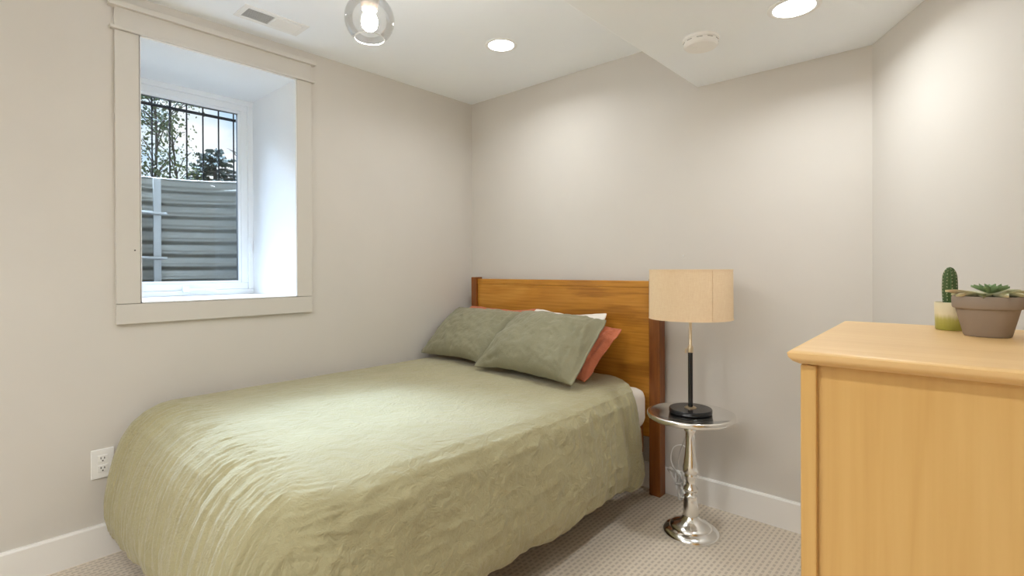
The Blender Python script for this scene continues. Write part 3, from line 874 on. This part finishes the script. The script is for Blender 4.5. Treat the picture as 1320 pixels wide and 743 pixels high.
# clay pot with flat succulent
PP = (2.752, -1.400)
sp_ = thing('potted_succulent', 'flat leaved succulent in a grey brown clay pot on the dresser', 'potted plant', on_dresser(*PP))
sp_.scale = (0.87, 0.87, 1.03)
MB().lathe([(0, 0), (.0345, 0), (.0365, .002), (.0485, .0455), (.0525, .0465), (.0540, .0490), (.0545, .0640), (.0530, .0665), (.0490, .0665), (.0480, .0600), (0, .0600)], 56).build('pot', M['clay'], sp_, True, 40)
MB().lathe([(.0478, .0602), (.03, .0622), (0, .063)], 32).build('soil', M['potsoil'], sp_, True)
def leaf(mb, L, w, a, el, base, curl=0.3, th=0.003):
    d = Vector((math.cos(a), math.sin(a), 0)); s = Vector((-math.sin(a), math.cos(a), 0)); up = Vector((0, 0, 1))
    n = 9; vs = []; fs = []
    for i in range(n+1):
        t_ = i/n; ww = w*math.sin(PI*min(0.999, 0.12+0.88*t_**0.8))**0.8
        if t_ > 0.82: ww *= max(0.04, (1-t_)/0.18)**0.7
        ang = el-curl*t_*1.2
        P = Vector(base)+d*L*t_*math.cos(el*0.7)+up*(L*t_*math.sin(el)-curl*L*t_*t_*0.55)
        for (sx, sz) in ((-1, 0.25), (-0.5, -0.10), (0, -0.25), (0.5, -0.10), (1, 0.25)):
            vs.append(P+s*sx*ww/2+up*(sz*ww*0.35+th*0.5))
        for (sx, sz) in ((0.5, -0.10), (0, -0.25), (-0.5, -0.10)):
            vs.append(P+s*sx*ww/2+up*(sz*ww*0.35-th*0.6))
    for i in range(n):
        for k in range(8):
            k2 = (k+1) % 8
            fs.append((8*i+k, 8*i+k2, 8*i+8+k2, 8*i+8+k))
    fs.append(tuple(range(7, -1, -1))); fs.append(tuple(8*n+k for k in range(8)))
    mb.add(vs, fs)
rng = random.Random(5)
lv = MB()
for k in range(11):
    a = k*2*PI/11+rng.uniform(-0.12, 0.12)
    leaf(lv, rng.uniform(0.058, 0.068), 0.030, a, rng.uniform(0.22, 0.38), (0, 0, 0.063), 0.30)
o = lv.build('outer_leaves', M['succ'], sp_, True, 60)
nt = NT(M['succ'])
vv_ = nt.coords('Object')
nt.color(nt.ramp(nt.noise(vv_, 38, 3), [(0.35, (0.42, 0.44, 0.26)), (0.52, (0.60, 0.58, 0.38)), (0.70, (0.50, 0.38, 0.25))]))
lv = MB()
for k in range(9):
    leaf(lv, 0.030, 0.012, k*0.7+0.2, 0.35+0.05*(k % 3), (0.004, 0.0, 0.0725), 0.05, 0.003)
for k in range(6):
    leaf(lv, 0.019, 0.009, k*1.05, 0.75, (0.004, 0.0, 0.0735), 0.02, 0.003)
lv.build('rosette', M['succ2'], sp_, True, 60)
# small cactus
CPp = (2.7005, -1.322)
ca = thing('potted_cactus', 'little columnar cactus in a cream and green glazed pot on the dresser', 'potted plant', on_dresser(*CPp))
MB().lathe([(0, 0), (.0205, 0), (.0220, .002), (.0235, .050), (.0230, .0525), (.0215, .0525), (.0208, .044), (0, .044)], 40).build('pot', M['glaze'], ca, True, 45)
MB().lathe([(.0206, .0442), (.01, .046), (0, .0465)], 24).build('soil', M['potsoil'], ca, True)
nr = 10; seg = 60; vs = []; fs = []
CHt = 0.074
def cr(t): return 0.0118*(0.86+0.14*math.sin(PI*min(1, t*1.1)))*(max(0, 1-max(0, (t-0.72)/0.28)**2.2))**0.5
nz_ = 40
for i in range(nz_+1):
    t_ = i/nz_
    for k in range(seg):
        a = 2*PI*k/seg
        r_ = cr(t_)*(0.86+0.14*abs(math.cos(nr*a/2))**0.7)
        vs.append((r_*math.cos(a), r_*math.sin(a), 0.045+CHt*t_))
for i in range(nz_):
    for k in range(seg):
        k2 = (k+1) % seg; fs.append((i*seg+k, i*seg+k2, (i+1)*seg+k2, (i+1)*seg+k))
MB().add(vs, fs).build('stem', M['cactus'], ca, True, 60)
spn = MB(); rng = random.Random(2)
for q in range(nr):
    a = 2*PI*q/nr
    for i in range(12):
        t_ = 0.05+0.9*i/11+(0.03 if q % 2 else 0)
        if t_ > 0.97: continue
        r_ = cr(t_); P = Vector((r_*math.cos(a), r_*math.sin(a), 0.045+CHt*t_))
        d = Vector((math.cos(a), math.sin(a), 0.25)).normalized(); s = Vector((-math.sin(a), math.cos(a), 0))
        for k in range(7):
            e = (d*0.5+s*rng.uniform(-1, 1)+Vector((0, 0, rng.uniform(-1, 1)))).normalized()*rng.uniform(0.0018, 0.0032)
            spn.add([P+s*0.0003, P-s*0.0003, P+e, P+d*0.0005], [(0, 1, 2), (1, 3, 2), (3, 0, 2)])
spn.build('spines', M['spine'], ca)

# ------------------------------------------------------------ outlet, marks
ou = thing('wall_outlet', 'white duplex power outlet on the left wall by the duvet corner', 'outlet', (0.0005, -2.150, 0.389))
MB().box(0, 0.006, -0.039, 0.039, -0.061, 0.061, 0.0025).build('plate', M['plastic'], ou)
for z in (-0.0205, 0.0205):
    rc = MB().box(0.0055, 0.0085, -0.0165, 0.0165, z-0.0145, z+0.0145, 0.0012).build('receptacle', M['plastic'], ou)
    MB().box(0.0083, 0.0089, -0.0075, -0.0045, z-0.001, z+0.008).box(0.0083, 0.0089, 0.0045, 0.0075, z-0.001, z+0.007).box(0.0083, 0.0089, -0.0025, 0.0025, z-0.0105, z-0.0055, 0.0).build('slots', M['dark'], rc)
MB().lathe([(0, 0.006), (.003, 0.006), (.003, 0.0075), (0, 0.008)], 12).build('screw', M['plastic'], ou)
_s = ou.children[-1]; _s.rotation_euler = (0, R(90), 0)
nl = MB().lathe([(0, 0), (.004, 0), (.003, .004), (0, .005)], 12)
nl.v = [(x, -z, y) for x, y, z in nl.v]
nl = nl.build('wall_nail', M['plastic'], None, True); nl.location = (1.598, -0.0003, 1.266)
tag(nl, 'tiny white nail head in the back wall above the lamp shade', 'nail')

# ------------------------------------------------------------ ceiling fittings
def downlight(x, y, z, label, lens='downlight'):
    r = thing('ceiling_light', label, 'ceiling light', (x, y, z), group='round recessed ceiling lights')
    MB().lathe([(.068, 0.001), (.086, 0.0), (.086, -0.003), (.080, -0.006), (.070, -0.005), (.067, -0.003)], 56, close=True).build('trim_ring', M['white'], r, True, 50)
    ld = bpy.data.lights.new('beam', 'AREA'); ld.shape = 'DISK'; ld.size = 0.13
    ld.energy = BEAM if lens == 'downlight' else BEAM_FILL
    ld.spread = R(156); ld.color = (0.93, 0.975, 1.0)
    lo = bpy.data.objects.new('beam', ld); C.objects.link(lo); lo.parent = r; lo.location = (0, 0, -0.007)
    MB().lathe([(0, -0.0035), (.0675, -0.0035), (.0675, -0.001), (0, -0.001)], 56).build('lens', M[lens], r)
    return r
downlight(0.847, -0.586, H, 'round recessed ceiling light on the higher ceiling near the corner')
downlight(2.255, -0.565, SZ, 'round recessed light in the lower ceiling, near the smoke detector')
for (x, y, z) in ((1.45, -3.5, H), (2.35, -2.75, SZ), (1.3, -4.35, H), (2.6, -4.0, SZ)):  # unseen lights added behind the viewer to brighten lower walls and floor
    downlight(x, y, z, 'round recessed fill light added unseen on the ceiling behind the viewer', 'downlight_fill')
# globe pendant
gx, gy, gz = 1.215, -1.628, 2.045
pe = thing('globe_pendant', 'clear glass globe ceiling lamp with a glowing bulb', 'ceiling lamp', (gx, gy, H))
PEND = pe
pz = gz-H
MB().lathe([(0, 0), (.06, 0), (.06, -.018), (.05, -.025), (0, -.025)], 40).build('canopy', M['nickel'], pe, True)
MB().lathe([(.008, -.025), (.008, pz+.13)], 16).build('stem', M['nickel'], pe, True)
MB().lathe([(0, pz+.135), (.020, pz+.135), (.036, pz+.105), (.036, pz+.092), (.030, pz+.058), (.026, pz+.032), (.022, pz+.029), (0, pz+.034)], 36).build('socket', M['nickel'], pe, True, 50)
MB().lathe([(0, pz+.033), (.013, pz+.029), (.015, pz+.022), (.020, pz+.014), (.026, pz+.002), (.027, pz-.010), (.024, pz-.026), (.014, pz-.036), (0, pz-.039)], 32).build('bulb', M['bulb'], pe, True)
rg = 0.082; gp = []
for k in range(29):
    a = R(26)+(R(143)-R(26))*k/28
    gp.append((rg*math.sin(a), pz+rg*math.cos(a)))
inn = [(r_*0.972, pz+(z-pz)*0.972) for r_, z in gp[::-1]]
gl_ = MB().lathe(gp+inn, 64, close=True).build('glass_globe', M['globe'], pe, True, 60)
MB().lathe([(gp[-1][0]+.002*math.cos(k*PI/4), gp[-1][1]+.002*math.sin(k*PI/4)) for k in range(8)], 64, close=True).build('glass_rim', M['vinyl'], gl_, True)
# smoke detector
sdt = thing('smoke_detector', 'white round smoke detector on the lower ceiling', 'smoke detector', (1.910, -0.542, SZ))
MB().lathe([(0, 0), (.070, 0), (.070, -.009), (.066, -.012), (0, -.012)], 48).build('mount', M['plastic'], sdt, True)
MB().lathe([(0, -.012), (.064, -.012), (.0665, -.016), (.0655, -.030), (.060, -.036), (.030, -.038), (0, -.038)], 48).build('body', M['plastic'], sdt, True)
sl = MB()
for k in range(10):
    a = 2*PI*k/10
    m4 = Matrix.Rotation(a, 4, 'Z')
    sl.box(.0655, .0668, -.011, .011, -.0180, -.0166, 0, M4=m4)
sl.build('slots', M['dark'], sdt)
MB().lathe([(0, -.0375), (.010, -.0375), (.010, -.0395), (0, -.040)], 20, o=(-.018, -.018, 0)).build('test_button', M['plastic'], sdt, True)
# ceiling vent
ve = thing('ceiling_vent', 'white louvred air vent on the ceiling above the window', 'vent', (0.224, -1.527, H))
fm = MB()
for (a, b_, c, d) in ((-.072, .072, -.150, -.126), (-.072, .072, .126, .150), (-.072, -.048, -.126, .126), (.048, .072, -.126, .126)):
    fm.box(a, b_, c, d, -.006, 0.0, 0.002)
fm.box(-.048, .048, -.006, .006, -.005, 0)
fm.build('frame', M['white'], ve)
MB().box(-.048, .048, -.126, .126, -.0012, -.0002).build('backing', M['vent_shadow'], ve)
for k in range(11):
    for (ya, yb, s_) in ((-.126, -.006, 1), (.006, .126, -1)):
        m4 = Matrix.Translation((-.0435+k*.0087, 0, -.0035)) @ Matrix.Rotation(R(38)*s_, 4, 'Y')
        MB().box(-.0046, .0046, ya, yb, -.0005, .0005, 0, M4=m4).build('slat', M['white'], ve)

p2 = copy_tree(PEND); p2.location = (1.2, -3.75, H)  # second pendant, added out of view to brighten the ceiling
p2['label'] = 'clear glass globe lamp added unseen behind the viewer as fill light'
